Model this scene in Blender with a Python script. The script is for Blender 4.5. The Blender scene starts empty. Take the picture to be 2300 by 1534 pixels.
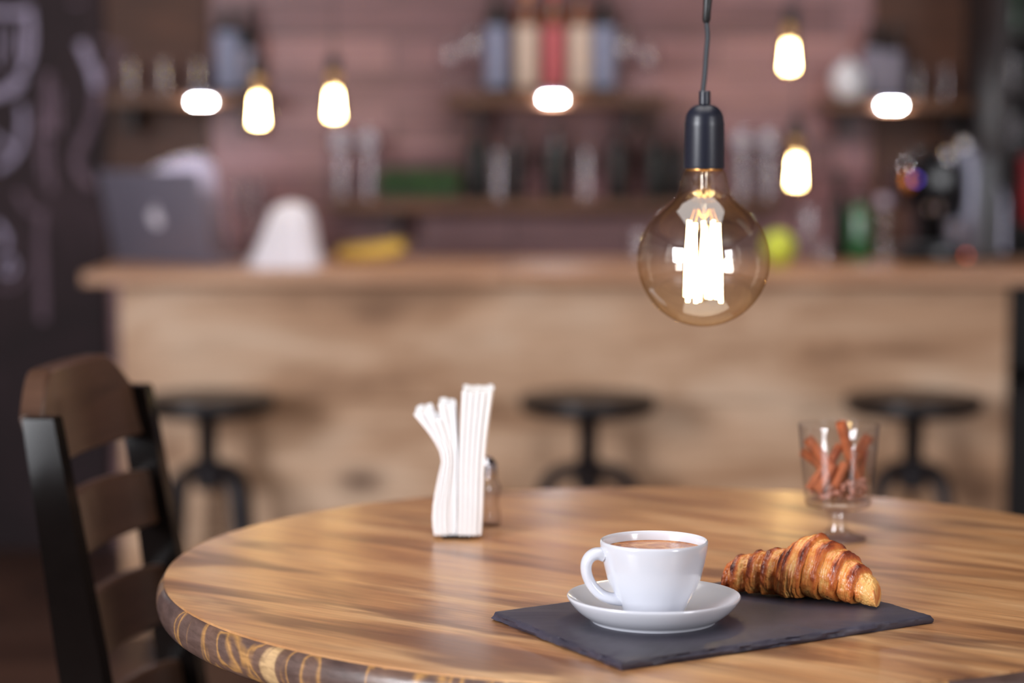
import bpy, bmesh, math, random
from mathutils import Vector, Matrix, noise

KEY, KEY2, TOP, TOP2 = 330, 130, 25, 25     # lamp powers
R = math.radians
PI = math.pi
C = bpy.context.scene.collection
SC = bpy.context.scene
rnd = random.Random(7)

# ------------------------------------------------------------------ camera
EYE = Vector((0, 0, 1.12))
F = 5111.0                       # focal length in pixels of the 2300 px wide frame
PITCH = 0.0906710
_c, _s = math.cos(PITCH), math.sin(PITCH)


def ray(px, py):
    u, v = (px - 1150) / F, (py - 767) / F
    return Vector((u, _c - v * _s, -_s - v * _c))


def at(px, py, y):
    """estimate: the point of the room seen at a photo position, y metres away"""
    d = ray(px, py)
    return EYE + d * (y / d.y)


def at_z(px, py, z):
    d = ray(px, py)
    return EYE + d * ((z - EYE.z) / d.z)


cam = bpy.data.cameras.new('camera')
camo = bpy.data.objects.new('camera', cam)
C.objects.link(camo)
camo.location = EYE
camo.rotation_euler = (PI / 2 - PITCH, 0, 0)
cam.sensor_width = 36
cam.lens = F * 36 / 2300
cam.clip_start = 0.05
cam.dof.use_dof = True
cam.dof.focus_distance = 1.75
cam.dof.aperture_fstop = 3.0
SC.camera = camo

# ------------------------------------------------------------------ colour helpers


def lin(r, g, b):
    def f(c):
        c /= 255.0
        return c / 12.92 if c <= 0.04045 else ((c + 0.055) / 1.055) ** 2.4
    return (f(r), f(g), f(b), 1.0)


class NT:
    """tiny node-tree helper"""

    def __init__(self, name):
        self.m = bpy.data.materials.new(name)
        self.m.use_nodes = True
        self.t = self.m.node_tree
        self.n = self.t.nodes
        self.b = self.n['Principled BSDF']
        self.out = self.n['Material Output']

    def add(self, typ, **kw):
        nd = self.n.new(typ)
        for k, v in kw.items():
            setattr(nd, k, v)
        return nd

    def link(self, a, b):
        self.t.links.new(a, b)

    def coords(self, scale=(1, 1, 1), rot=(0, 0, 0), loc=(0, 0, 0)):
        tc = self.add('ShaderNodeTexCoord')
        mp = self.add('ShaderNodeMapping')
        mp.inputs['Scale'].default_value = scale
        mp.inputs['Location'].default_value = loc
        src = tc.outputs['Object']
        if any(rot):                      # turn first, then stretch
            m0 = self.add('ShaderNodeMapping')
            m0.inputs['Rotation'].default_value = rot
            self.link(src, m0.inputs['Vector'])
            src = m0.outputs['Vector']
        self.link(src, mp.inputs['Vector'])
        return mp.outputs['Vector']

    def noise(self, vec, scale=5, detail=4, rough=.55, dist=0.0):
        nd = self.add('ShaderNodeTexNoise')
        nd.inputs['Scale'].default_value = scale
        nd.inputs['Detail'].default_value = detail
        nd.inputs['Roughness'].default_value = rough
        nd.inputs['Distortion'].default_value = dist
        if vec is not None:
            self.link(vec, nd.inputs['Vector'])
        return nd.outputs['Fac']

    def ramp(self, fac, stops):
        nd = self.add('ShaderNodeValToRGB')
        el = nd.color_ramp.elements
        while len(el) < len(stops):
            el.new(0.5)
        for e, (p, c) in zip(el, stops):
            e.position = p
            e.color = c if len(c) == 4 else (*c, 1)
        self.link(fac, nd.inputs['Fac'])
        return nd.outputs['Color']

    def mix(self, fac, a, b, mode='MIX'):
        nd = self.add('ShaderNodeMix', data_type='RGBA', blend_type=mode)
        for sock, val in ((nd.inputs[0], fac), (nd.inputs[6], a), (nd.inputs[7], b)):
            if hasattr(val, 'is_output'):
                self.link(val, sock)
            else:
                sock.default_value = val
        return nd.outputs[2]

    def math(self, op, a, b=0.0, clamp=False):
        nd = self.add('ShaderNodeMath', operation=op, use_clamp=clamp)
        for sock, val in ((nd.inputs[0], a), (nd.inputs[1], b)):
            if hasattr(val, 'is_output'):
                self.link(val, sock)
            else:
                sock.default_value = val
        return nd.outputs[0]

    def bump(self, h, strength=.3, dist=.002):
        nd = self.add('ShaderNodeBump')
        nd.inputs['Strength'].default_value = strength
        nd.inputs['Distance'].default_value = dist
        self.link(h, nd.inputs['Height'])
        self.link(nd.outputs['Normal'], self.b.inputs['Normal'])

    def base(self, col=None, rough=.5, metal=0.0, spec=.5, coat=0.0, coat_rough=.1):
        b = self.b
        if col is not None:
            if hasattr(col, 'is_output'):
                self.link(col, b.inputs['Base Color'])
            else:
                b.inputs['Base Color'].default_value = col
        if hasattr(rough, 'is_output'):
            self.link(rough, b.inputs['Roughness'])
        else:
            b.inputs['Roughness'].default_value = rough
        b.inputs['Metallic'].default_value = metal
        b.inputs['Specular IOR Level'].default_value = spec
        b.inputs['Coat Weight'].default_value = coat
        b.inputs['Coat Roughness'].default_value = coat_rough
        return self.m


def plain(name, col, rough=.5, metal=0.0, spec=.5, coat=0.0, vary=.12, vscale=30):
    """one colour with a slight procedural variation"""
    t = NT(name)
    f = t.noise(t.coords(), vscale, 3)
    d = (col[0] * (1 - vary), col[1] * (1 - vary), col[2] * (1 - vary), 1)
    l = (min(1, col[0] * (1 + vary)), min(1, col[1] * (1 + vary)), min(1, col[2] * (1 + vary)), 1)
    return t.base(t.ramp(f, [(.3, d), (.7, l)]), rough, metal, spec, coat)


def glow(name, col, strength):
    t = NT(name)
    t.b.inputs['Base Color'].default_value = (*col[:3], 1)
    t.b.inputs['Emission Color'].default_value = (*col[:3], 1)
    t.b.inputs['Emission Strength'].default_value = strength
    return t.m


def thin_glass(name, tint=(1, 1, 1), edge=(1, 1, 1), refl=1.0, rough=0.0, rim=1.0):
    """a thin glass wall: transparent with mirror reflections that grow towards the rim"""
    t = NT(name)
    t.n.remove(t.b)
    lw = t.add('ShaderNodeLayerWeight')
    lw.inputs['Blend'].default_value = 0.5
    fac = lw.outputs['Facing']
    p5 = t.math('POWER', fac, 4.0)
    fr = t.math('ADD', t.math('MULTIPLY', p5, 0.85 * rim), 0.07 * refl, True)
    col = t.mix(t.math('POWER', fac, 2.0), (*tint, 1), (*edge, 1))
    tr = t.add('ShaderNodeBsdfTransparent')
    t.link(col, tr.inputs['Color'])
    gl = t.add('ShaderNodeBsdfGlossy')
    gl.inputs['Roughness'].default_value = rough
    mx = t.add('ShaderNodeMixShader')
    t.link(fr, mx.inputs[0])
    t.link(tr.outputs[0], mx.inputs[1])
    t.link(gl.outputs[0], mx.inputs[2])
    t.link(mx.outputs[0], t.out.inputs['Surface'])
    return t.m


def solid_glass(name, col=(1, 1, 1, 1), rough=0.0, ior=1.47):
    t = NT(name)
    t.base(col, rough)
    t.b.inputs['Transmission Weight'].default_value = 1.0
    t.b.inputs['IOR'].default_value = ior
    return t.m


# ------------------------------------------------------------------ mesh helpers
class MB:
    """collects shapes, then links them as ONE mesh object"""

    def __init__(self):
        self.v = []
        self.f = []
        self.a = None

    def quadgrid(self, rows, close_u=False, close_v=False):
        o = len(self.v)
        nu, nv = len(rows), len(rows[0])
        for r in rows:
            self.v.extend(tuple(p) for p in r)
        for i in range(nu if close_u else nu - 1):
            for j in range(nv if close_v else nv - 1):
                a, b = i, (i + 1) % nu
                c, d = j, (j + 1) % nv
                self.f.append((o + a * nv + c, o + b * nv + c, o + b * nv + d, o + a * nv + d))
        return o

    def lathe(self, prof, n=48, c=(0, 0, 0), cap=True):
        """prof: (radius, z) from bottom to top"""
        rows = []
        for r, z in prof:
            r = max(r, 1e-5)
            rows.append([(c[0] + r * math.cos(2 * PI * k / n), c[1] + r * math.sin(2 * PI * k / n), c[2] + z) for k in range(n)])
        o = len(self.v)
        nv = n
        for r in rows:
            self.v.extend(r)
        for i in range(len(rows) - 1):
            for j in range(n):
                k = (j + 1) % n
                self.f.append((o + i * nv + j, o + i * nv + k, o + (i + 1) * nv + k, o + (i + 1) * nv + j))
        if cap:
            if prof[0][0] > 1e-4:
                self.f.append(tuple(o + j for j in reversed(range(n))))
            if prof[-1][0] > 1e-4:
                b = o + (len(rows) - 1) * nv
                self.f.append(tuple(b + j for j in range(n)))
        return self

    def tube(self, pts, rad, n=12, sx=1.0, cap=True):
        """sweep a circle (or an ellipse, sx) along points"""
        pts = [Vector(p) for p in pts]
        m = len(pts)
        if not hasattr(rad, '__len__'):
            rad = [rad] * m
        up = None
        rows = []
        for i, p in enumerate(pts):
            t = (pts[min(i + 1, m - 1)] - pts[max(i - 1, 0)]).normalized()
            if up is None:
                ref = Vector((0, 0, 1)) if abs(t.z) < .9 else Vector((0, 1, 0))
                up = (ref - t * ref.dot(t)).normalized()
            else:
                up = (up - t * up.dot(t)).normalized()
            si = t.cross(up)
            rows.append([p + (up * math.cos(2 * PI * k / n) + si * math.sin(2 * PI * k / n) * sx) * rad[i] for k in range(n)])
        o = self.quadgrid(rows, close_v=True)
        if cap:
            self.f.append(tuple(o + k for k in reversed(range(n))))
            b = o + (m - 1) * n
            self.f.append(tuple(b + k for k in range(n)))
        return self

    def box(self, x0, x1, y0, y1, z0, z1, bev=0.0, seg=2):
        bm = bmesh.new()
        bmesh.ops.create_cube(bm, size=1)
        for v in bm.verts:
            v.co = Vector((x0 + (v.co.x + .5) * (x1 - x0), y0 + (v.co.y + .5) * (y1 - y0), z0 + (v.co.z + .5) * (z1 - z0)))
        if bev > 0:
            bmesh.ops.bevel(bm, geom=bm.edges[:], offset=bev, segments=seg, profile=.5, affect='EDGES')
        self.add_bm(bm)
        return self

    def add_bm(self, bm, mtx=None):
        o = len(self.v)
        bm.verts.ensure_lookup_table()
        bm.verts.index_update()
        for v in bm.verts:
            self.v.append(tuple(mtx @ v.co if mtx else v.co))
        for f in bm.faces:
            self.f.append(tuple(o + v.index for v in f.verts))
        bm.free()

    def sphere(self, c, r, sc=(1, 1, 1), n=24, m=14):
        rows = []
        for i in range(m + 1):
            th = PI * i / m
            rows.append((max(1e-5, math.sin(th)), -math.cos(th)))
        o = len(self.v)
        self.lathe([(a * r, b * r) for a, b in rows], n, (0, 0, 0), False)
        for i in range(o, len(self.v)):
            x, y, z = self.v[i]
            self.v[i] = (c[0] + x * sc[0], c[1] + y * sc[1], c[2] + z * sc[2])
        return self

    def xf(self, mtx, start=0):
        for i in range(start, len(self.v)):
            self.v[i] = tuple(mtx @ Vector(self.v[i]))
        return self

    def build(self, name, mat, parent=None, loc=(0, 0, 0), rot=(0, 0, 0), smooth=True, angle=35):
        me = bpy.data.meshes.new(name)
        me.from_pydata(self.v, [], self.f)
        bm = bmesh.new()
        bm.from_mesh(me)
        bmesh.ops.remove_doubles(bm, verts=bm.verts, dist=1e-6)
        bmesh.ops.recalc_face_normals(bm, faces=bm.faces)
        bm.to_mesh(me)
        bm.free()
        if smooth:
            me.polygons.foreach_set('use_smooth', [True] * len(me.polygons))
            if angle:
                me.set_sharp_from_angle(angle=R(angle))
        me.materials.append(mat)
        o = bpy.data.objects.new(name, me)
        C.objects.link(o)
        o.location = loc
        o.rotation_euler = rot
        if parent is not None:
            o.parent = parent
        return o


def tag(o, label, cat, group=None):
    o['label'] = label
    o['category'] = cat
    if group:
        o['group'] = group
    return o


def thing(name, label, cat, loc=(0, 0, 0), rz=0.0, group=None):
    o = bpy.data.objects.new(name, None)
    o.empty_display_size = .05
    C.objects.link(o)
    o.location = loc
    o.rotation_euler = (0, 0, rz)
    return tag(o, label, cat, group)


def dup(root, loc, rz, label, group=None):
    r = root.copy()
    C.objects.link(r)
    r.location = loc
    r.rotation_euler = (0, 0, rz)
    r['label'] = label
    if group:
        r['group'] = group
    for ch in list(root.children):
        c = ch.copy()
        C.objects.link(c)
        c.parent = r
        for g in ch.children:
            d = g.copy()
            C.objects.link(d)
            d.parent = c
    return r


def part_label(o, text):
    o['label'] = text
    return o


def struct(o):
    o['kind'] = 'structure'
    return o


# ------------------------------------------------------------------ materials
def wood_table():
    t = NT('table_wood')
    ang = R(37)
    v1 = t.coords((2.6, 24, 4), (0, 0, ang))
    v2 = t.coords((10, 200, 20), (0, 0, ang))
    v3 = t.coords((3.6, 15, 3), (0, 0, ang), (3.1, 1.7, 0))
    a = t.noise(v1, 1.0, 5, .6, .6)
    b = t.noise(v2, 1.0, 4, .6, .2)
    c = t.noise(v3, 1.0, 3, .5, .9)
    col = t.ramp(a, [(.26, lin(138, 90, 58)), (.40, lin(182, 128, 82)), (.54, lin(206, 154, 104)), (.75, lin(226, 184, 136))])
    dk = t.ramp(c, [(.49, (0, 0, 0)), (.64, (.8, .8, .8))])
    col = t.mix(dk, col, lin(112, 72, 50))
    fine = t.ramp(b, [(.3, (.72, .70, .68)), (.6, (1, 1, 1))])
    col = t.mix(1.0, col, fine, 'MULTIPLY')
    r = t.ramp(a, [(.3, (.30,) * 3), (.7, (.40,) * 3)])
    t.bump(b, .12, .0006)
    return t.base(col, r, 0, .5, .25, .22)


def wood_edge():
    t = NT('table_edge_wood')
    ang = R(37)
    v1 = t.coords((15, 15, 5), (0, 0, ang))
    v2 = t.coords((60, 60, 260), (0, 0, ang))
    a = t.noise(v1, 1.0, 3, .5, .8)
    b = t.noise(v2, 1.0, 3, .6, .4)
    col = t.ramp(a, [(.40, lin(84, 66, 62)), (.53, lin(104, 82, 74)), (.555, lin(188, 140, 84)), (.58, lin(112, 86, 74)), (.66, lin(120, 92, 76)), (.70, lin(206, 170, 124))])
    col = t.mix(1.0, col, t.ramp(b, [(.3, (.6, .58, .56)), (.65, (1, 1, 1))]), 'MULTIPLY')
    t.bump(b, .3, .001)
    return t.base(col, .34, 0, .5, .3, .2)


def wood_blotchy(name, stops, scale=(1.6, 1, 6), rough=.5, fine=(6, 6, 120), knots=None, coat=0.0):
    t = NT(name)
    a = t.noise(t.coords(scale), 1.0, 4, .55, .7)
    b = t.noise(t.coords(fine), 1.0, 3, .6)
    col = t.ramp(a, stops)
    col = t.mix(1.0, col, t.ramp(b, [(.3, (.78, .76, .74)), (.65, (1, 1, 1))]), 'MULTIPLY')
    if knots:
        vo = t.add('ShaderNodeTexVoronoi', feature='F1')
        vo.inputs['Scale'].default_value = 1.0
        t.link(t.coords(knots, (0, 0, 0), (.37, .2, .63)), vo.inputs['Vector'])
        k = t.ramp(vo.outputs['Distance'], [(.05, (1, 1, 1)), (.20, (0, 0, 0))])
        col = t.mix(t.math('MULTIPLY', k, .85), col, lin(92, 64, 48))
    t.bump(b, .15, .001)
    return t.base(col, rough, 0, .4, coat)


def wall_planks():
    t = NT('plank_wall')
    tc = t.add('ShaderNodeTexCoord')
    sp = t.add('ShaderNodeSeparateXYZ')
    t.link(tc.outputs['Object'], sp.inputs[0])
    cb = t.add('ShaderNodeCombineXYZ')
    t.link(sp.outputs['X'], cb.inputs['X'])
    t.link(sp.outputs['Z'], cb.inputs['Y'])
    br = t.add('ShaderNodeTexBrick')
    br.offset = .37
    br.inputs['Scale'].default_value = 1.0
    br.inputs['Brick Width'].default_value = .86
    br.inputs['Row Height'].default_value = .092
    br.inputs['Mortar Size'].default_value = .0025
    br.inputs['Mortar Smooth'].default_value = .2
    br.inputs['Bias'].default_value = 0.0
    br.inputs['Color1'].default_value = (0, 0, 0, 1)
    br.inputs['Color2'].default_value = (1, 1, 1, 1)
    br.inputs['Mortar'].default_value = (.2, .2, .2, 1)
    t.link(cb.outputs[0], br.inputs['Vector'])
    a = t.noise(t.coords((1.6, 1, 16)), 1.0, 4, .6, .5)
    f = t.math('ADD', t.math('MULTIPLY', br.outputs['Color'], .36), t.math('ADD', t.math('MULTIPLY', a, .55), .05))
    col = t.ramp(f, [(.16, lin(76, 48, 48)), (.38, lin(122, 82, 84)), (.58, lin(150, 108, 110)), (.80, lin(168, 120, 112)), (.95, lin(182, 136, 128))])
    fine = t.noise(t.coords((8, 8, 150)), 1.0, 3, .6)
    col = t.mix(1.0, col, t.ramp(fine, [(.3, (.7, .7, .7)), (.65, (1, 1, 1))]), 'MULTIPLY')
    col = t.mix(t.math('MULTIPLY', br.outputs['Fac'], .8), col, lin(26, 18, 17))
    t.bump(fine, .2, .001)
    return t.base(col, .42, 0, .5)


def floor_planks():
    t = NT('floor_boards')
    br = t.add('ShaderNodeTexBrick')
    br.offset = .41
    br.inputs['Brick Width'].default_value = 1.2
    br.inputs['Row Height'].default_value = .14
    br.inputs['Scale'].default_value = 1.0
    br.inputs['Mortar Size'].default_value = .002
    br.inputs['Color1'].default_value = lin(74, 50, 40)
    br.inputs['Color2'].default_value = lin(98, 68, 54)
    br.inputs['Mortar'].default_value = lin(26, 18, 15)
    t.link(t.coords(), br.inputs['Vector'])
    a = t.noise(t.coords((3, 40, 3)), 1.0, 4)
    col = t.mix(1.0, br.outputs['Color'], t.ramp(a, [(.3, (.7, .7, .7)), (.7, (1.05, 1.02, 1)), ]), 'MULTIPLY')
    return t.base(col, .45, 0, .5)


def slate_mat():
    t = NT('slate')
    a = t.noise(t.coords((14, 14, 60)), 1.0, 5, .6)
    b = t.noise(t.coords((120, 120, 300)), 1.0, 4, .65)
    col = t.ramp(a, [(.3, lin(46, 44, 55)), (.6, lin(63, 59, 72)), (.8, lin(76, 72, 88))])
    t.bump(t.math('ADD', t.math('MULTIPLY', a, .6), t.math('MULTIPLY', b, .5)), .35, .0012)
    return t.base(col, .48, 0, .5)


def croissant_mat():
    t = NT('baked_crust')
    at_ = t.add('ShaderNodeAttribute', attribute_name='bake')
    fl = t.noise(t.coords((160, 160, 160)), 1.0, 4, .65, 1.2)
    bl = t.noise(t.coords((46, 46, 46)), 1.0, 3, .6, .5)
    f = t.math('ADD', at_.outputs['Fac'], t.math('MULTIPLY', t.math('SUBTRACT', bl, .5), .55))
    f = t.math('ADD', f, t.math('MULTIPLY', t.math('SUBTRACT', fl, .5), .40), True)
    col = t.ramp(f, [(.0, lin(236, 180, 106)), (.16, lin(222, 142, 72)), (.38, lin(198, 104, 50)), (.62, lin(140, 60, 32)), (.88, lin(76, 32, 26))])
    t.bump(t.math('ADD', fl, bl), .45, .0016)
    return t.base(col, .36, 0, .5, .25, .25)


def crema_mat():
    t = NT('coffee_crema')
    a = t.noise(t.coords((60, 60, 60)), 1.0, 5, .65, 1.5)
    col = t.ramp(a, [(.3, lin(120, 62, 22)), (.5, lin(186, 114, 52)), (.68, lin(226, 172, 104))])
    return t.base(col, .25, 0, .5)


def chalk_board_mat():
    t = NT('chalkboard_face')
    a = t.noise(t.coords((3, 3, 3)), 1.0, 5, .6, .6)
    b = t.noise(t.coords((30, 4, 8)), 1.0, 3)
    f = t.math('ADD', t.math('MULTIPLY', a, .8), t.math('MULTIPLY', b, .2))
    col = t.ramp(f, [(.32, lin(30, 20, 23)), (.55, lin(44, 30, 34)), (.75, lin(66, 50, 57))])
    return t.base(col, .7, 0, .3)


M = {}
M['table'] = wood_table()
M['edge'] = wood_edge()
M['bar'] = wood_blotchy('bar_front_wood', [(.28, lin(132, 94, 66)), (.42, lin(192, 150, 116)), (.56, lin(218, 180, 148)), (.72, lin(234, 204, 176))], (2.1, 1, 5.2), .5, (5, 5, 90), (2.6, 1, 4.6))
M['counter'] = wood_blotchy('counter_wood', [(.28, lin(162, 120, 92)), (.5, lin(196, 150, 118)), (.75, lin(214, 174, 144))], (2.2, 5, 5), .4, (5, 90, 90))
M['shelf'] = wood_blotchy('shelf_wood', [(.3, lin(66, 42, 28)), (.55, lin(98, 64, 42)), (.8, lin(128, 88, 58))], (2.2, 8, 8), .5, (5, 90, 90))
M['wall'] = wall_planks()
M['floor'] = floor_planks()
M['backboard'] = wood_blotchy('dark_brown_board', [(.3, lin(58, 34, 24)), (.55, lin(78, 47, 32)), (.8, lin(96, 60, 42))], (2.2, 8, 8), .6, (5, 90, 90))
M['ceiling'] = plain('ceiling_paint', lin(92, 74, 70), .8)
M['plaster'] = plain('plaster', lin(186, 174, 170), .8)
M['slate'] = slate_mat()
M['crust'] = croissant_mat()
M['crema'] = crema_mat()
M['china'] = plain('white_china', lin(213, 215, 223), .16, 0, .5, .5, .01)
M['paper'] = plain('white_paper', lin(250, 250, 252), .85, 0, .3, 0, .015)
M['cloth'] = plain('white_cloth', lin(226, 224, 234), .9, 0, .2, 0, .02)
M['chair'] = plain('dark_stained_wood', lin(14, 10, 9), .15, 0, .2)
M['chair'].node_tree.nodes['Principled BSDF'].inputs['Specular IOR Level'].default_value = .22
M['slat'] = wood_blotchy('warm_lit_dark_wood', [(.3, lin(66, 46, 36)), (.7, lin(88, 62, 48))], (3, 3, 30), .34, (20, 200, 200), None, .2)  # black-brown chair wood, browner for the warm reflected light painted into it
M['iron'] = plain('dark_iron', lin(40, 35, 38), .45, .4, .5)
M['seat'] = plain('stool_seat_metal', lin(22, 18, 21), .36, .3, .5)
M['socket'] = plain('socket_plastic', lin(27, 30, 43), .36, 0, .5, 0, .06)
M['cord'] = plain('black_cable', lin(34, 40, 48), .5)
M['clamp'] = plain('black_rubber', lin(16, 16, 18), .4)
M['bulb'] = thin_glass('amber_bulb_glass', (1.0, .97, .91), (.98, .82, .55), 2.0, 0, .5)
M['clear'] = thin_glass('clear_glass_wall', (.98, .98, .98), (.93, .93, .95), 1.0, 0, .6)
M['clear2'] = thin_glass('thick_clear_glass', (.98, .98, .99), (.90, .90, .93), 1.3, .03)
M['glass'] = solid_glass('clear_glass', (1, 1, 1, 1))
M['bglass'] = thin_glass('bar_glass', (.95, .94, .95), (.70, .66, .70), 1.0, .10)
M['filament'] = glow('hot_filament', (1.0, .74, .36), 34)
M['wire'] = plain('support_wire', lin(190, 140, 80), .3, .9)
M['smallfil'] = glow('small_filament', (1.0, .72, .33), 90)
M['led'] = glow('led_lens', (.92, .95, 1.0), 260)
M['brass'] = plain('brass_cap', lin(196, 150, 90), .3, .9)
M['chrome'] = plain('chrome', lin(214, 214, 222), .15, 1.0)
M['cinnamon'] = wood_blotchy('cinnamon_bark', [(.3, lin(140, 70, 42)), (.55, lin(192, 106, 66)), (.8, lin(220, 146, 100))], (40, 40, 40), .6, (200, 200, 30))
M['beans'] = plain('brown_bean', lin(168, 116, 102), .4, 0, .5, 0, .4, 90)
M['darkbottle'] = plain('dark_bottle_glass', lin(24, 17, 16), .3, 0, .25)
M['wineglass'] = plain('green_black_glass', lin(20, 20, 18), .3, 0, .25)
M['amber'] = plain('amber_bottle_glass', lin(112, 62, 26), .12, 0, .5, .4)
M['greenglass'] = plain('green_bottle_glass', lin(22, 84, 38), .14, 0, .5, .4)
M['lab_blue'] = plain('blue_grey_label', lin(132, 138, 164), .6)
M['lab_cream'] = plain('cream_label', lin(206, 186, 170), .6)
M['lab_red'] = plain('red_label', lin(184, 92, 98), .6)
M['cap_red'] = plain('red_capsule', lin(206, 50, 44), .35)
M['cap_orange'] = plain('orange_capsule', lin(220, 140, 70), .35)
M['cap_black'] = plain('black_capsule', lin(34, 26, 26), .4)
M['alu'] = plain('grey_aluminium', lin(128, 124, 140), .42, .3, .5, 0, .04)
M['alu_light'] = plain('pale_aluminium', lin(158, 148, 168), .4, .3, .5, 0, .05)
M['emblem'] = plain('pale_emblem', lin(236, 232, 246), .3, 0, .5, 0, .02)
M['black'] = plain('black_plastic', lin(9, 9, 13), .16, 0, .3)
M['steel'] = plain('brushed_steel', lin(150, 150, 166), .38, .8, .5)
M['greysteel'] = plain('grey_enamel', lin(82, 84, 88), .4)
M['blue_led'] = glow('blue_indicator', (.20, .10, 1.0), 2.2)
M['red_led'] = glow('red_indicator', (1.0, .16, .06), 3)
M['warm_glint'] = plain('orange_glint_chrome', lin(230, 140, 60), .22, .8)  # chrome with the warm bulb's reflection put into its orange colour
M['leaf'] = wood_blotchy('grass_green', [(.3, lin(24, 62, 22)), (.55, lin(46, 100, 38)), (.8, lin(84, 140, 60))], (60, 60, 20), .6)
M['lime'] = plain('lime_skin', lin(190, 206, 70), .4, 0, .5, 0, .1)
M['banana'] = wood_blotchy('banana_skin', [(.3, lin(196, 158, 84)), (.6, lin(222, 186, 76)), (.8, lin(236, 202, 70))], (14, 14, 14), .5)
M['stalk'] = plain('dry_stalk', lin(110, 84, 44), .7)
M['chalkboard'] = chalk_board_mat()
M['chalk'] = plain('chalk', lin(164, 154, 178), .9, 0, .2, 0, .3, 12)
M['chalk2'] = plain('faint_chalk', lin(112, 94, 106), .9, 0, .2, 0, .3, 12)
M['darkcab'] = plain('black_brown_board', lin(26, 18, 19), .55)
M['redbox'] = plain('red_tin', lin(190, 50, 60), .4)

# ------------------------------------------------------------------ the room
YB = 6.10          # plank wall behind the bar
struct(MB().box(-3.2, 3.2, -2.6, YB + .1, -.1, 0).build('floor', M['floor'], smooth=False))
struct(MB().box(-3.2, 3.2, -2.6, YB + .1, 2.7, 2.8).build('ceiling', M['ceiling'], smooth=False))
struct(MB().box(-3.2, 3.2, YB, YB + .1, 0, 2.7).build('wall_back', M['wall'], smooth=False))
struct(MB().box(-3.3, -3.2, -2.6, YB + .1, 0, 2.7).build('wall_left', M['plaster'], smooth=False))
struct(MB().box(3.2, 3.3, -2.6, YB + .1, 0, 2.7).build('wall_right', M['plaster'], smooth=False))


struct(MB().box(-3.2, 3.2, -2.7, -2.6, 0, 2.7).build('wall_front', M['plaster'], smooth=False))


def side_window(idx, x, y0, y1, z0, z1):
    b = MB()
    w = .05
    for a, c in ((y0 - w, y0), (y1, y1 + w), ((y0 + y1) / 2 - .02, (y0 + y1) / 2 + .02)):
        b.box(x - .03, x + .03, a, c, z0 - w, z1 + w)
    b.box(x - .03, x + .03, y0, y1, z0 - w, z0)
    b.box(x - .03, x + .03, y0, y1, z1, z1 + w)
    return struct(b.build('window_%d' % idx, M['darkcab'], smooth=False))


side_window(1, -3.16, -1.3, 1.1, .85, 2.5)
side_window(2, 3.16, -1.9, -.3, .8, 2.4)


def area(name, loc, target, sx, sy, power, col):
    l = bpy.data.lights.new(name, 'AREA')
    l.shape = 'RECTANGLE'
    l.size, l.size_y = sx, sy
    l.energy = power
    l.color = col
    o = bpy.data.objects.new(name, l)
    C.objects.link(o)
    o.location = loc
    d = Vector(target) - Vector(loc)
    o.rotation_euler = d.to_track_quat('-Z', 'Y').to_euler()
    return o


area('window_daylight', (-3.10, -.1, 1.70), (.1, 3.8, .85), 2.3, 1.5, KEY, (.93, .95, 1.0))
area('window_daylight', (3.10, -1.1, 1.65), (.3, 3.4, .9), 1.5, 1.5, KEY2, (.95, .96, 1.0))
area('ceiling_lamp_light', (.1, 2.1, 2.66), (.1, 2.1, 0), 1.6, 1.6, TOP, (1.0, .96, .93))
area('ceiling_lamp_light', (.15, 4.7, 2.62), (.15, 6.1, .9), 1.3, .6, TOP2, (1.0, .93, .92))

w = bpy.data.worlds.new('daylight')
SC.world = w
w.use_nodes = True
bg = w.node_tree.nodes['Background']
bg.inputs[0].default_value = (.80, .84, 1.0, 1)
bg.inputs[1].default_value = .35

# ------------------------------------------------------------------ round table
TC = Vector((.1426, 1.9395, 0))
TR = .4382
TZ = .75
tbl = thing('round_table', 'round brown wooden café table with a thick rounded dark edge, in front', 'table', TC)
prof_top = [(TR, TZ)]
b = MB()
b.lathe([(1e-5, TZ - .001), (TR, TZ - .0003), (TR, TZ)][:0] + [(TR - .0, TZ - .004), (TR, TZ - .0005)] + [(TR * k / 12, TZ) for k in range(11, -1, -1)], 160)
b.build('tabletop', M['table'], tbl)
b = MB()
pr = [(.30, TZ - .034), (TR - .006, TZ - .034)]
for k in range(0, 13):
    a = -PI / 2 + PI * k / 12
    pr.append((TR - .004 + .0105 * math.cos(a), TZ - .0175 + .0165 * math.sin(a)))
pr += [(TR - .0005, TZ - .0012), (TR - .03, TZ - .0042)]
b.lathe(pr, 192, cap=True)
part_label(b.build('edge_band', M['edge'], tbl), 'dark rounded rim with tan worn patches')
MB().lathe([(.05, .04), (.04, .1), (.035, .4), (.045, .68), (.16, .70), (.16, .716)], 32).build('column', M['chair'], tbl)
MB().lathe([(.20, 0), (.20, .012), (.18, .03), (.05, .045)], 48).build('base', M['chair'], tbl)

# ------------------------------------------------------------------ slate board
SZ = TZ + .0065
A, B_, D_ = at_z(1105, 1373, SZ), at_z(1396, 1487, SZ), at_z(2096, 1381, SZ)
E_ = A + D_ - B_


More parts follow.
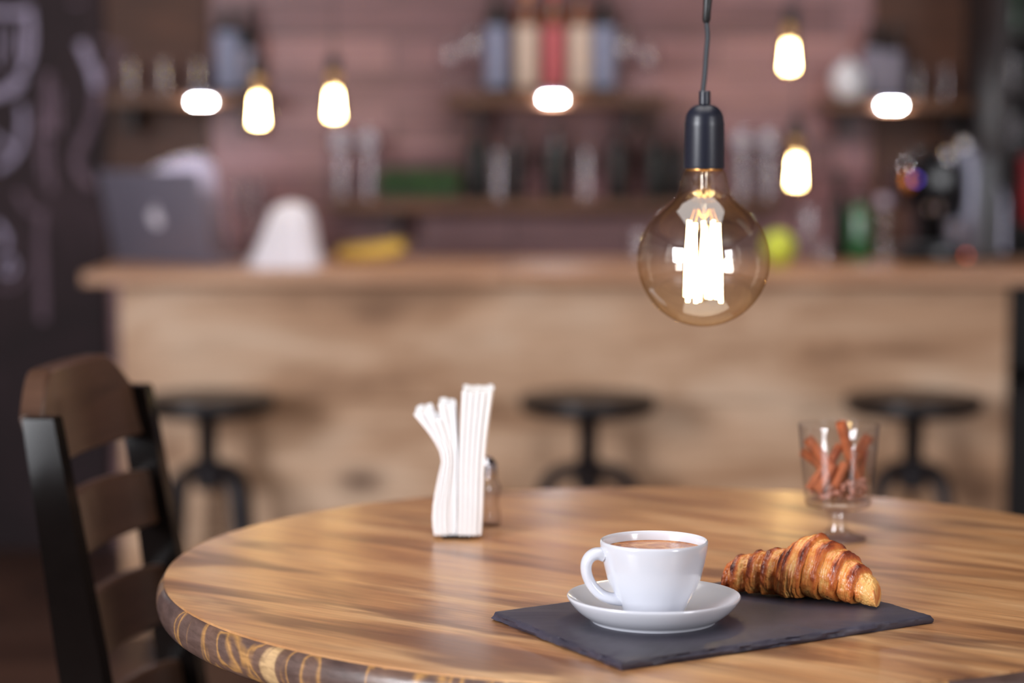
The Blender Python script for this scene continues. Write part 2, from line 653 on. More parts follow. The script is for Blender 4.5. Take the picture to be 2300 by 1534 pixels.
def slate():
    ctr = (A + D_) / 2
    ctr.z = 0
    cor = [Vector((p.x, p.y, 0)) - ctr for p in (A, B_, D_, E_)]
    loop = []
    per = 70
    for i in range(4):
        p, q = cor[i], cor[(i + 1) % 4]
        for k in range(per):
            loop.append(p.lerp(q, k / per))
    n = len(loop)
    rows = []
    lay = [(0.99, 0.0, .0012), (1.0, .0012, .0022), (1.002, .0032, .0026), (.997, .0050, .0026), (.988, .0062, .0016), (.975, .0065, .0004), (.6, .0065, 0), (.2, .0065, 0)]
    for s, z, amp in lay:
        r = []
        for i, p in enumerate(loop):
            nz = noise.noise(Vector((p.x * 60, p.y * 60, z * 500))) + .7 * noise.noise(Vector((p.x * 190, p.y * 190, z * 900)))
            d = p.normalized()
            q = p * s + d * nz * amp
            zz = z - (abs(noise.noise(Vector((p.x * 110, p.y * 110, 3)))) * .0012 if 0.98 < s < 1 and z > .005 else 0)
            r.append((q.x, q.y, zz))
        rows.append(r)
    m = MB()
    o = m.quadgrid(rows, close_v=True)
    m.f.append(tuple(range(n - 1, -1, -1)))
    m.f.append(tuple(o + (len(lay) - 1) * n + k for k in range(n)))
    ob = m.build('slate_board', M['slate'], None, (ctr.x, ctr.y, TZ), angle=50)
    return tag(ob, 'rectangular dark slate serving board with chipped edges on the round table', 'slate board')


slate()

# ------------------------------------------------------------------ saucer, cup, coffee
P = at_z(1468, 1392, SZ)
sau = MB()
sau.lathe([(1e-5, .0035), (.026, .0035), (.0285, .004), (.040, .0065), (.052, .0118), (.0605, .0168), (.0635, .0192), (.0646, .0195), (.0653, .0187), (.0648, .0172), (.0628, .0142), (.0592, .0098), (.0545, .0056), (.0495, .0026), (.0478, .0016), (.0470, 0.0), (.0450, 0.0), (.0442, .0016), (.02, .0018), (1e-5, .0018)][::-1], 96, cap=False)
sc_o = sau.build('saucer', M['china'], None, (P.x, P.y, SZ), angle=60)
tag(sc_o, 'white round china saucer on the slate board, beneath the coffee cup', 'saucer')

cup = thing('coffee_cup', 'white china coffee cup with loop handle, filled, on its saucer', 'cup', (P.x, P.y, SZ + .0036))
b = MB()
outer = [(1e-5, .0012), (.019, .0012), (.0200, 0), (.0218, 0), (.0224, .0020), (.0246, .0075), (.0302, .0175), (.0352, .0285), (.0384, .0415), (.0400, .0505), (.0405, .0552), (.0403, .0568), (.0395, .0574), (.0386, .0568), (.0382, .0545), (.0374, .047), (.0360, .037), (.0325, .0265), (.0275, .0165), (.0205, .0070), (.012, .0042), (1e-5, .004)]
b.lathe(outer, 96, cap=False)
b.build('body', M['china'], cup, angle=70)
hp = []
for x, z in ((-.0385, .0470), (-.0425, .0482), (-.0475, .0470), (-.0512, .0425), (-.0520, .0365), (-.0505, .0300), (-.0468, .0232), (-.0415, .0175), (-.0350, .0140), (-.0265, .0125), (-.0215, .0125)):
    hp.append((x, 0, z))


def smooth_path(pts, it=2):
    pts = [Vector(p) for p in pts]
    for _ in range(it):
        q = [pts[0]]
        for i in range(len(pts) - 1):
            q += [pts[i].lerp(pts[i + 1], .25), pts[i].lerp(pts[i + 1], .75)]
        q.append(pts[-1])
        pts = q
    return pts


hp = smooth_path(hp)
nh = len(hp)
hr = [.0041 + .0012 * abs(2 * i / (nh - 1) - 1) ** 2 for i in range(nh)]
MB().tube(hp, hr, 20, sx=1.55).build('handle', M['china'], cup, rot=(0, 0, R(8)))
cf = MB()
cf.lathe([(1e-5, .0500), (.03, .0500), (.0365, .0501), (.0374, .0505), (.0374, .0495), (1e-5, .0485)][::-1], 72, cap=False)
tag(cf.build('coffee', M['crema'], None, (P.x, P.y, SZ + .0036)), 'coffee with orange-brown crema inside the white cup', 'coffee')


# ------------------------------------------------------------------ croissant
def croissant():
    pl = at_z(1619, 1330, SZ)
    pr_ = at_z(1966, 1366, SZ)
    base = (pl + pr_) / 2
    ax = pr_ - pl
    L = ax.length
    ang = math.atan2(ax.y, ax.x)
    N, K = 360, 240
    ctl = [(-1, .0), (-.992, .0085), (-.97, .0120), (-.90, .0146), (-.70, .0170), (-.50, .0186), (-.23, .0206), (0, .0232), (.16, .0250), (.28, .0246), (.48, .0222), (.66, .0186), (.83, .0140), (.93, .0110), (.975, .0086), (.994, .0050), (1, .0)]

    def envelope(s):
        for (a, ra), (c, rc) in zip(ctl, ctl[1:]):
            if s <= c:
                return ra + (rc - ra) * (s - a) / (c - a)
        return 0.0
    bounds = [-.88, -.66, -.47, -.24, .13, .36, .58, .78]
    rows = []
    bake = []
    for i in range(N + 1):
        s = -1 + 2 * i / N
        env = envelope(s)
        row = []
        for k in range(K):
            ph = 2 * PI * k / K
            cy, cz = math.cos(ph), math.sin(ph)
            # the rolled layers lean: their edges run from the far top down to the near bottom
            lean = .10 * math.cos(ph - 3.7) * (.30 + .70 * min(1, max(0, (s + .5) / .6))) + .014 * math.sin(3 * ph + 2)
            q = s + lean * (1 - abs(s) ** 3)
            q += .014 * noise.noise(Vector((cy * 2, cz * 2, s * 3)))
            seg = sum(1 for bo in bounds if q > bo)
            lo = bounds[seg - 1] if seg > 0 else -1.05
            hi = bounds[seg] if seg < len(bounds) else 1.05
            u = min(max((q - lo) / (hi - lo), 0), 1)
            cen = (lo + hi) / 2
            if abs(cen) < .12:
                e = min(u, 1 - u)
                st = .0034 * (1 - (2 * u - 1) ** 6) - .0004
                edge = max(0, 1 - abs(e - .10) / .16)
                # raised flap across the middle
                st += .0016 * math.exp(-((u - .45) / .13) ** 2)
                edge = max(edge, .9 * math.exp(-((u - .36) / .10) ** 2))
            else:
                uo = u if cen > 0 else 1 - u        # 0 where it tucks under the next layer, 1 at the outer lip
                st = .0048 * (uo ** .75) * (1 - max(0, (uo - .84) / .16) ** 2 * .85) - .0022
                edge = max(0, 1 - abs(uo - .78) / .30)
            wr = noise.fractal(Vector((s * 10, cy * 2.2, cz * 2.2)), 1.0, 2.0, 4)
            ply = noise.noise(Vector((q * 52, cy * 1.6, cz * 1.6))) + .6 * noise.noise(Vector((q * 110, cy * 2.4, cz * 2.4)))
            r = env + (st + .0012 * wr + .0006 * ply) * min(1, env / .016)
            if env < 1e-4:
                r = 1e-5
            y = r * cy
            z = r * cz * (.96 if cz > 0 else .85)
            zz = z + env * .80 + .0010
            top = max(0, cz)
            zz += .0030 * math.exp(-((s - .12) * 4.5) ** 2) * top
            x = s * L / 2
            y2 = y + env * .80
            if zz < .0012:
                zz = .0012 + (zz - .0012) * .04
            row.append((x, y2, max(zz, .0003)))
            lit = min(1, max(0, cz * .9 + .45))  # browning weight, stronger towards the upper side of the crust
            bk = .17 + .80 * edge ** .8 * (.25 + .75 * lit) * (.75 + .5 * noise.noise(Vector((q * 4, cy * 2, cz * 2 + 5)))) + .13 * wr + .14 * ply - .05
            if s > .80:
                bk -= (s - .80) * 2.6
            if s < -.90:
                bk += .25
            bake.append(min(max(bk, 0), 1))
        rows.append(row)
    me = bpy.data.meshes.new('croissant')
    v = [p for r in rows for p in r]
    f = []
    for i in range(N):
        for k in range(K):
            k2 = (k + 1) % K
            f.append((i * K + k, (i + 1) * K + k, (i + 1) * K + k2, i * K + k2))
    f.append(tuple(range(K)))
    f.append(tuple(N * K + k for k in reversed(range(K))))
    me.from_pydata(v, [], f)
    at_ = me.attributes.new('bake', 'FLOAT', 'POINT')
    at_.data.foreach_set('value', bake)
    me.polygons.foreach_set('use_smooth', [True] * len(me.polygons))
    me.materials.append(M['crust'])
    me.update()
    o = bpy.data.objects.new('croissant', me)
    C.objects.link(o)
    o.location = (base.x, base.y - .004, SZ + .0002)
    o.rotation_euler = (0, 0, ang)
    tag(o, 'golden brown baked croissant lying on the slate board beside the cup', 'croissant')


croissant()


# ------------------------------------------------------------------ goblet with cinnamon
G = at_z(1881, 1212, TZ)
gob = thing('glass_goblet', 'clear footed glass goblet holding cinnamon sticks, behind the croissant', 'glass', (G.x, G.y, TZ + .0006))
b = MB()
b.lathe([(.0295, .0335), (.0305, .038), (.0330, .060), (.0355, .085), (.0372, .1055), (.0370, .1062), (.0362, .1055), (.0346, .085), (.0321, .060), (.0298, .040), (.0280, .0372), (1e-5, .0372)], 72, cap=False)
b.build('bowl', M['clear'], gob, angle=50)
MB().lathe([(1e-5, .0368), (.027, .0368), (.0300, .0345), (.0290, .0315), (.020, .0285), (.0105, .0265), (1e-5, .0265)][::-1], 64, cap=False).build('bowl_bottom', M['clear2'], gob)
MB().lathe([(1e-5, 0), (.0255, 0), (.0262, .0012), (.0250, .0024), (.016, .0045), (.0095, .0085), (.0078, .014), (.0080, .022), (.0105, .0262), (1e-5, .0263)], 64, cap=False).build('stem', M['clear2'], gob)

bean = MB()
for k in range(190):
    a, rr = rnd.random() * 2 * PI, .0245 * math.sqrt(rnd.random())
    z = .0415 + rnd.random() * .014
    o0 = len(bean.v)
    bean.sphere((0, 0, 0), .0036, (1, .75, .7), 10, 6)
    bean.xf(Matrix.Translation((rr * math.cos(a), rr * math.sin(a), z)) @ Matrix.Rotation(rnd.random() * 6, 4, 'Z') @ Matrix.Rotation(rnd.random() * 3, 4, 'X'), o0)
bo = tag(bean.build('coffee_beans', M['beans'], None, (G.x, G.y, TZ)), 'small brown beans in the bottom of the glass goblet', 'beans')
bo['kind'] = 'stuff'


def stick(p0, p1, y0, y1, rad, label):
    """a rolled quill of bark between two photo positions inside the goblet"""
    a, c = at(*p0, G.y + y0), at(*p1, G.y + y1)
    d = c - a
    L = d.length
    b = MB()
    rows = []
    n = 22
    for i in range(15):
        t = i / 14
        row = []
        for k in range(n + 1):
            # two curls meeting in the middle (cross-section of a quill)
            u = -1 + 2 * k / n
            th = PI * 1.28 * u
            rr = rad * (1 - .42 * abs(u) ** 2.2)
            wob = 1 + .06 * noise.noise(Vector((t * 5, u * 3, rad * 900)))
            row.append((rr * math.sin(th) * wob, -rr * math.cos(th) * wob, t * L))
        rows.append(row)
    outer = rows
    inner = []
    for r in outer:
        inner.append([(x * .78, y * .78, z) for x, y, z in r])
    o1 = b.quadgrid(outer)
    o2 = b.quadgrid(inner)
    m = n + 1
    for e in (0, 14):
        for k in range(n):
            b.f.append((o1 + e * m + k, o1 + e * m + k + 1, o2 + e * m + k + 1, o2 + e * m + k))
    for i in range(14):
        for k in (0, n):
            b.f.append((o1 + i * m + k, o1 + (i + 1) * m + k, o2 + (i + 1) * m + k, o2 + i * m + k))
    ob = b.build('cinnamon_stick', M['cinnamon'], None, a, d.to_track_quat('Z', 'Y').to_euler(), angle=60)
    tag(ob, label, 'cinnamon stick', 'cinnamon sticks in the goblet')


stick((1932, 1112), (1889, 948), .004, -.010, .0052, 'tallest cinnamon stick, poking above the goblet rim')
stick((1862, 1112), (1951, 978), .014, .012, .0056, 'long cinnamon stick leaning to the right side of the goblet rim')
stick((1882, 1065), (1815, 985), -.004, -.006, .0056, 'thick cinnamon stick leaning left, upper of the two by the goblet wall')
stick((1898, 1085), (1803, 1012), .010, .012, .0050, 'cinnamon stick leaning left, lower of the two by the goblet wall')
stick((1830, 1100), (1886, 1000), -.012, .002, .0046, 'pale orange cinnamon stick crossing behind the tallest stick')
stick((1816, 1098), (1850, 1050), -.010, -.008, .0044, 'short cinnamon stick by the left goblet wall above the beans')
stick((1838, 1106), (1872, 1046), -.016, -.012, .0044, 'short cinnamon stick second from the left goblet wall')
stick((1866, 1112), (1898, 1040), -.018, -.010, .0048, 'front cinnamon stick in the middle of the goblet, standing in the beans')
stick((1928, 1080), (1942, 1010), .014, .016, .0040, 'thin dark cinnamon stick at the back right of the goblet')

# ------------------------------------------------------------------ napkins in a holder, shaker
NB = at_z(1024, 1213, TZ)
hold = thing('napkin_holder', 'low napkin holder standing under the bunch of white napkins', 'napkin holder', (NB.x, NB.y + .03, TZ))
MB().box(-.013, .013, -.028, .045, 0, .004, .001).build('base', M['darkbottle'], hold)
MB().tube([(-.006, .045, .003), (-.006, .045, .05), (.006, .045, .05), (.006, .045, .003)], .0012, 8).build('wire_loop', M['chrome'], hold)


def napkin(left, right, top, dy, depth, label):
    """a folded paper napkin standing on edge between two bent outlines (photo positions); top cuts or lengthens it"""
    y = NB.y + dy
    rows = []
    nd = 7
    m = 15

    def along(path, t):
        pts = smooth_path([at(px, py, y) for px, py in path], 2)
        q = t * (len(pts) - 1)
        i = min(int(q), len(pts) - 2)
        return pts[i].lerp(pts[i + 1], q - i)
    for i in range(m):
        t = i / (m - 1) * top
        a, c = along(left, t), along(right, t)
        a, c = a.lerp(c, .014), c.lerp(a, .014)
        mid = (a + c) / 2
        row = []
        for side, rng in ((a, range(nd)), (c, range(nd - 1, -1, -1))):
            for k in rng:
                v = k / (nd - 1)
                q = mid.lerp(side, 1 - .25 * (2 * v - 1) ** 4)
                row.append((q.x + .0015 * math.sin(v * PI) * t, v * depth, q.z))
        rows.append(row)
    b = MB()
    o = b.quadgrid(rows, close_v=True)
    n = len(rows[0])
    b.f.append(tuple(o + k for k in reversed(range(n))))
    b.f.append(tuple(o + (m - 1) * n + k for k in range(n)))
    z0 = min(q[2] for q in b.v)
    b.v = [(x, yy, z - z0) for x, yy, z in b.v]
    ob = b.build('paper_napkin', M['paper'], None, (0, y, TZ + .0042), angle=40)
    return tag(ob, label, 'napkin', 'white napkins in the holder')


right_lab = ['outermost upright napkin on the right of the bunch', 'second upright white napkin from the right of the bunch', 'third upright white napkin from the right of the bunch',
             'fourth upright white napkin from the right of the bunch', 'fifth upright white napkin from the right, next to the gap']


def rcurve(u):
    return [(1081 - 54 * u, 1208), (1084 - 56 * u, 1150), (1086 - 57 * u, 1060), (1093 - 61 * u, 980), (1106 - 70 * u, 886)]


for k in range(5):
    napkin(rcurve((k + 1) / 5), rcurve(k / 5), 1 - .018 * (k % 2) - .01 * (k == 2), rnd.uniform(0, .003), .062, right_lab[k])
left_lab = ['lowest napkin fanned far out to the left of the bunch', 'second lowest napkin fanned out to the left of the bunch', 'middle napkin of the left-leaning fan',
            'second highest napkin of the left-leaning fan', 'highest napkin of the left-leaning fan, by the gap']


def lcurve(u):
    return [(974 + 52 * u, 1208), (968 + 58 * u, 1165), (980 + 47 * u, 1090), (996 + 33 * u, 1035), (968 + 58 * u, 985), (926 + 92 * u, 938 - 52 * u + 30 * u * u)]


for k in range(5):
    napkin(lcurve(k / 5), lcurve((k + 1) / 5), (.985, .95, .86, 1.0, .96)[k], rnd.uniform(.001, .005), .060, left_lab[k])

SH = at_z(1100, 1180, TZ)
sh = thing('salt_shaker', 'small clear glass shaker mostly hidden behind the white napkins', 'shaker', (SH.x - .006, SH.y, TZ))
MB().lathe([(.015, 0), (.0165, .003), (.0165, .012), (.014, .022), (.0165, .034), (.0165, .038), (.0125, .046)], 32).build('body', M['bglass'], sh)
MB().lathe([(.0128, .046), (.0132, .05), (.0125, .060), (.008, .0655), (1e-5, .067)], 32).build('cap', M['chrome'], sh)


# ------------------------------------------------------------------ pendant with large filament bulb
def pendant():
    y = 1.94
    c = at(1580, 585, y)
    k = y / F * 1.0                      # metres per pixel there
    r = 149 * k
    zt = at(1580, 236, y).z
    root = thing('pendant_lamp', 'large round amber filament bulb on a black cable, hanging above the table', 'pendant lamp', (c.x, c.y, c.z))
    nk = 45 * k
    socket_bot = 205 * k
    prof = []
    for i in range(0, 33):
        th = PI * i / 40
        prof.append((r * math.sin(th), -r * math.cos(th)))
    # neck
    z0, r0 = prof[-1][1], prof[-1][0]
    ztop = socket_bot + 2 * k
    for (rr, zz) in ((78 * k, 129 * k), (69 * k, 137 * k), (62 * k, 146 * k), (57 * k, 157 * k), (53 * k, 172 * k), (50 * k, 188 * k), (46 * k, 199 * k), (41 * k, 206 * k)):
        if zz > z0:
            prof.append((rr, zz))
    MB().lathe(prof, 96, cap=False).build('bulb_glass', M['bulb'], root, angle=0)
    # filaments
    for i in range(10):
        a = 2 * PI * i / 10 + .2
        r1, r2 = 34 * k, 40 * k
        p0 = Vector((r1 * math.cos(a), r1 * math.sin(a), (82 + 8 * math.sin(i * 2.1)) * k))
        p1 = Vector((r2 * math.cos(a + .25), r2 * math.sin(a + .25), (-88 + 7 * math.cos(i * 1.7)) * k))
        MB().tube([p0, p0.lerp(p1, .5) * 1.03, p1], [4.2 * k, 5.0 * k, 4.0 * k], 8).build('filament', M['filament'], root)
    b = MB()
    for i in range(10):
        a = 2 * PI * i / 10 + .2
        b.tube([(4 * k * math.cos(a), 4 * k * math.sin(a), 96 * k), (22 * k * math.cos(a), 22 * k * math.sin(a), 116 * k), (34 * k * math.cos(a), 34 * k * math.sin(a), 82 * k)], 1.3 * k, 6)
    b.build('support_wire', M['wire'], root)
    b = MB()
    b.lathe([(2.5 * k, -92 * k), (2.5 * k, 60 * k), (5 * k, 70 * k), (6 * k, 110 * k), (9 * k, 128 * k), (34 * k, 134 * k), (36 * k, 138 * k), (20 * k, 144 * k), (12 * k, 165 * k), (14 * k, 200 * k)], 24, cap=True)
    b.build('glass_stem', M['bulb'], root)
    # socket
    b = MB()
    pr = [(38 * k, 205 * k), (44 * k, 206 * k), (45 * k, 212 * k), (44 * k, 300 * k), (44.5 * k, 306 * k), (43 * k, 312 * k)]
    for i in range(1, 9):
        a = PI / 2 * i / 8
        pr.append((10 * k + 33 * k * math.cos(a), 312 * k + 37 * k * math.sin(a)))
    pr += [(13 * k, 350 * k), (13 * k, 377 * k), (11 * k, 379 * k), (6 * k, 379 * k)]
    b.lathe(pr, 56, cap=True)
    b.build('socket', M['socket'], root)
    MB().lathe([(40 * k, 201 * k), (41.5 * k, 203 * k), (41.5 * k, 207 * k), (38 * k, 208 * k)], 56).build('socket_ring', M['brass'], root)
    cz = c.z
    pts = [Vector((at(px, py, y).x - c.x, 0, at(px, py, y).z - cz)) for px, py in ((1578, 209), (1583, 170), (1586, 120), (1590, 80), (1587, 55), (1588, 20), (1590, -30))]
    pts = smooth_path(pts, 2)
    pts.append(Vector((pts[-1].x, 0, 2.7 - cz)))
    MB().tube(pts, 5.6 * k, 10).build('cord', M['cord'], root)
    p0, p1 = at(1586, 52, y), at(1591, -20, y)
    b = MB()
    b.tube([p0 - c, p0.lerp(p1, .1) - c, p0.lerp(p1, .5) - c, p1 - c], [6 * k, 9 * k, 9 * k, 11 * k], 12)
    b.build('cable_clip', M['clamp'], root)


pendant()


# ------------------------------------------------------------------ ladder-back chair
def chair():
    n_, f_ = at(94, 938, 2.15), at(303, 862, 2.43)
    mid = (n_ + f_) / 2
    zt = .853
    lat = Vector((f_.x - n_.x, f_.y - n_.y, 0))
    W = lat.length / 2
    ang = math.atan2(lat.y, lat.x) - PI / 2
    root = thing('ladder_back_chair', 'black wooden ladder-back chair pulled up at the left of the round table', 'chair', (mid.x, mid.y, 0), ang)

    def u_at(z):
        if z > .46:
            return (zt - z) * .155
        return (zt - .46) * .155 - (.46 - z) * .10

    def post(v):
        b = MB()
        rows = []
        for z, d, wd in ((0, .034, .026), (.2, .040, .028), (.46, .046, .028), (.62, .043, .027), (.75, .036, .026), (zt - .003, .031, .025), (zt, .028, .022)):
            u = u_at(z)
            rows.append([(u - d / 2, v - wd / 2, z), (u + d / 2, v - wd / 2, z), (u + d / 2, v + wd / 2, z), (u - d / 2, v + wd / 2, z)])
        o = b.quadgrid(rows, close_v=True)
        b.f.append((o + 3, o + 2, o + 1, o))
        e = o + 4 * (len(rows) - 1)
        b.f.append((e, e + 1, e + 2, e + 3))
        return b.build('back_post', M['chair'], root, angle=30)

    post(-W)
    post(W)

    def rail(z0, z1, arch, name, th, shift=0.0, end_drop=0.0, chamfer=.06):
        b = MB()
        rows = []
        n = 20
        for i in range(n + 1):
            s = -1 + 2 * i / n
            v = s * (W - .004)
            bow = -.018 * (1 - s * s)
            zt_ = z1 + arch * (1 - s * s) - end_drop * max(0, (abs(v) - (W - chamfer)) / chamfer) ** 1.4
            ub, ut = u_at(z0) + bow + shift, u_at(z1) + bow + shift
            h = th / 2
            e = .003
            rows.append([(ub - h, v, z0 + e), (ub - h + e, v, z0), (ub + h - e, v, z0), (ub + h, v, z0 + e),
                         (ut + h, v, zt_ - e), (ut + h - e, v, zt_), (ut - h + e, v, zt_), (ut - h, v, zt_ - e)])
        o = b.quadgrid(rows, close_v=True)
        k = 8
        b.f.append(tuple(o + j for j in reversed(range(k))))
        b.f.append(tuple(o + n * k + j for j in range(k)))
        return b.build(name, M['slat'], root, angle=30)

    rail(.800, .891, .0, 'crest_rail', .024, -.006, .042, .058)
    rail(.704, .762, .006, 'back_slat', .014)
    rail(.600, .660, .006, 'back_slat', .014)
    rail(.497, .557, .006, 'back_slat', .014)
    # seat and front legs, under the table top
    us = u_at(.46)
    b = MB()
    rows = []
    sz = .455
    b.box(us - .02, us + .31, -W - .02, W + .02, sz - .022, sz + .006, .006)
    b.build('seat', M['chair'], root)
    for v in (-W + .005, W - .005):
        MB().box(us + .27, us + .30, v - .016, v + .016, 0, sz - .02, .003).build('front_leg', M['chair'], root)
        MB().box(us - .005, us + .28, v - .009, v + .009, .16, .19, .003).build('stretcher', M['chair'], root)
    MB().box(us + .276, us + .294, -W + .01, W - .01, .24, .27, .003).build('stretcher', M['chair'], root)


chair()

# ------------------------------------------------------------------ bar: front, counter top
CZ = .82
CF, CBK = 4.97, 5.60
PY = 5.045
bar = thing('bar_counter', 'long wooden bar with a tan blotchy plank front, behind the table', 'bar counter', (0, PY, 0))
xl, xr = at(272, 900, PY).x, at(2262, 900, PY).x
zc = CZ - .03
h = zc / 3
for k in range(3):
    MB().box(xl, xr, 0, .03, k * h + .001, (k + 1) * h - .001, .003).build('front_board', M['bar'], bar, smooth=False)
MB().box(xl, xl + .03, .03, .5, 0, zc - .001, .002).build('side_panel', M['bar'], bar, smooth=False)
MB().box(xr - .03, xr, .03, .5, 0, zc - .001, .002).build('side_panel', M['bar'], bar, smooth=False)
xcl = at(182, 615, CF).x
ct = MB()
for x0, x1 in ((xcl, -.012), (-.010, .56), (.562, 1.36)):
    ct.box(x0, x1, CF - PY, CBK - PY, CZ - .028, CZ, .004)
ct.build('counter_top', M['counter'], bar, smooth=False)


# ------------------------------------------------------------------ bar stools
def stool():
    k = 4.83 / F
    root = thing('bar_stool', 'x', 'stool', (0, 0, 0), 0, 'industrial stools at the bar')
    zs = .562
    R0 = .148
    b = MB()
    b.lathe([(1e-5, zs - .030), (.06, zs - .030), (.10, zs - .034), (R0 - .014, zs - .034), (R0 - .003, zs - .026), (R0, zs - .008), (R0 - .003, zs), (R0 - .014, zs + .004), (.10, zs + .001), (.05, zs - .004), (1e-5, zs - .005)], 56, cap=False)
    b.build('seat', M['seat'], root)
    b = MB()
    pr = [(.02, .39)]
    z = .392
    while z < zs - .035:
        pr += [(.0195, z), (.0225, z + .004)]
        z += .008
    pr += [(.03, zs - .03), (.04, zs - .022)]
    b.lathe(pr, 20)
    b.build('screw_stem', M['iron'], root)
    MB().lathe([(.022, .362), (.030, .368), (.031, .418), (.026, .425), (.018, .426)], 24).build('hub', M['iron'], root)
    for j in range(4):
        a = PI / 2 * j + .12
        pts = [Vector((.012, 0, .405))]
        for i in range(0, 9):
            th = PI / 2 * i / 8
            pts.append(Vector((.034 + .062 * math.sin(th), 0, .405 - .062 * (1 - math.cos(th)))))
        pts += [Vector((.115, 0, .18)), Vector((.145, 0, .008))]
        b = MB()
        b.tube([(p.x * math.cos(a), p.x * math.sin(a), p.z) for p in pts], .0165, 10)
        b.build('leg', M['iron'], root)
    MB().tube([(.129 * math.cos(2 * PI * i / 40), .129 * math.sin(2 * PI * i / 40), .11) for i in range(41)], .007, 8).build('foot_ring', M['iron'], root)
    return root


st = stool()
for i, (px, py, rz, lab) in enumerate(((465, 905, R(45 - 90 - 7), 'round iron bar stool by the left end of the bar, beside the black chair'),
                                      (1321, 893, R(-7), 'round iron bar stool in the middle of the bar front'),
                                      (2052, 890, R(28), 'round iron bar stool by the right end of the bar, behind the goblet'))):
    p = at(px, py, 4.83)
    if i == 0:
        st.location = (p.x, p.y, 0)
        st.rotation_euler = (0, 0, rz)
        st['label'] = lab
    else:
        dup(st, (p.x, p.y, 0), rz, lab)


# ------------------------------------------------------------------ shelves on the plank wall
SY = 5.92


def shelf(px0, px1, pyt, label, back=None):
    a, c = at(px0, pyt, SY), at(px1, pyt, SY)
    root = thing('wall_shelf', label, 'shelf', ((a.x + c.x) / 2, SY, a.z), 0, 'wooden shelves on the plank wall')
    hw = (c.x - a.x) / 2
    MB().box(-hw, hw, 0, YB - SY, -.03, 0, .003).build('board', M['shelf'], root, smooth=False)
    for s in (-.7, .7):
        MB().box(s * hw - .008, s * hw + .008, .03, YB - SY, -.10, -.03, .002).build('bracket', M['darkcab'], root, smooth=False)
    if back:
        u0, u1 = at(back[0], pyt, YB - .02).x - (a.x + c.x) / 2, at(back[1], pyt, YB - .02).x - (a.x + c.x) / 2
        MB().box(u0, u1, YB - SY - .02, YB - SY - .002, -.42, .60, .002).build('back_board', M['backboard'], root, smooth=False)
    return a.z


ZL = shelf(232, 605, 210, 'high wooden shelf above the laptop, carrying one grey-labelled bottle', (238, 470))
ZM = shelf(1000, 1500, 211, 'high wooden shelf in the middle, carrying the five labelled bottles')
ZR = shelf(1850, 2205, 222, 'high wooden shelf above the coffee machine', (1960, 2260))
ZW = shelf(735, 1745, 450, 'long lower wooden shelf carrying the dark bottles and the grass planter')


# LED lamps on the shelf fronts
def led(px, py, label):
    p = at(px, py, SY - .012)
    root = thing('shelf_spotlight', label, 'light', (p.x, p.y, p.z), 0, 'white lights on the shelf edges')
    MB().box(-.030, .030, -.006, .012, -.004, .010, .002).build('housing', M['steel'], root)
    MB().box(-.023, .023, -.008, .008, -.012, -.005, .002).build('lens', M['led'], root)


led(452, 222, 'white light on the edge of the shelf above the laptop')
led(1242, 215, 'white light on the shelf edge below the five labelled bottles')
led(2003, 230, 'white light on the shelf edge above the coffee machine')


# ------------------------------------------------------------------ bottles and glasses
def bottle(loc, h, r, body, label, cat_name='bottle', lab=None, cap=None, shoulder=.62, neck=.32, lab_z=(.12, .5), group=None):
    root = thing('bottle', label, 'bottle', loc, 0, group)
    n = r * neck
    pr = [(r * .8, 0), (r * .97, .004), (r, .012), (r, h * shoulder), (r * .93, h * (shoulder + .05)), (r * .70, h * (shoulder + .10)), (n * 1.25, h * (shoulder + .15)), (n, h * (shoulder + .20)), (n, h * .93), (n * 1.15, h * .935), (n * 1.15, h * .96), (n, h * .965), (n, h * .97)]
    MB().lathe(pr, 28).build('glass_body', body, root)
    if lab:
        MB().lathe([(r + .0008, h * lab_z[0]), (r + .0012, h * lab_z[0] + .001), (r + .0012, h * lab_z[1] - .001), (r + .0008, h * lab_z[1])], 28, cap=False).build('label', lab, root)
    if cap:
        MB().lathe([(n * 1.12, h * .80), (n * 1.2, h * .82), (n * 1.2, h * .995), (n * 1.05, h), (1e-5, h)], 20).build('capsule', cap, root)
    return root


def on_shelf(px, z, y):
    """x on a surface of known height and depth"""
    return Vector(((px - 1150) / F * (y * _c + (EYE.z - z) * _s), y, z))


yb = 6.0
hb = .315
gl5 = 'labelled bottles on the middle shelf'
for px, body, lab, cap, text in (
        (1115, 'wineglass', 'lab_blue', 'cap_black', 'dark bottle with a blue-grey label, leftmost of the five on the middle shelf'),
        (1183, 'amber', 'lab_cream', 'cap_orange', 'amber bottle with a cream label and orange top, left of the red one'),
        (1243, 'amber', 'lab_red', 'cap_red', 'bottle with a red label and red top, in the middle of the five'),
        (1302, 'amber', 'lab_cream', 'cap_black', 'amber bottle with a cream label, right of the red one'),
        (1357, 'wineglass', 'lab_blue', 'cap_black', 'dark bottle with a blue-grey label, rightmost of the five on the middle shelf')):
    bottle(on_shelf(px, ZM, yb), hb, .0275, M[body], text, lab=M[lab], cap=M[cap], shoulder=.60, lab_z=(.06, .56), group=gl5)


def tumbler(loc, h, r, label, taper=.82, group=None, mat='bglass'):
    o = MB().lathe([(1e-5, .006), (r * taper - .002, .006), (r - .0022, h), (r - .001, h + .001), (r, h), (r * taper, .003), (r * taper - .004, 0), (1e-5, 0)][::-1], 32, cap=False).build('drinking_glass', M[mat], None, loc)
    return tag(o, label, 'glass', group)


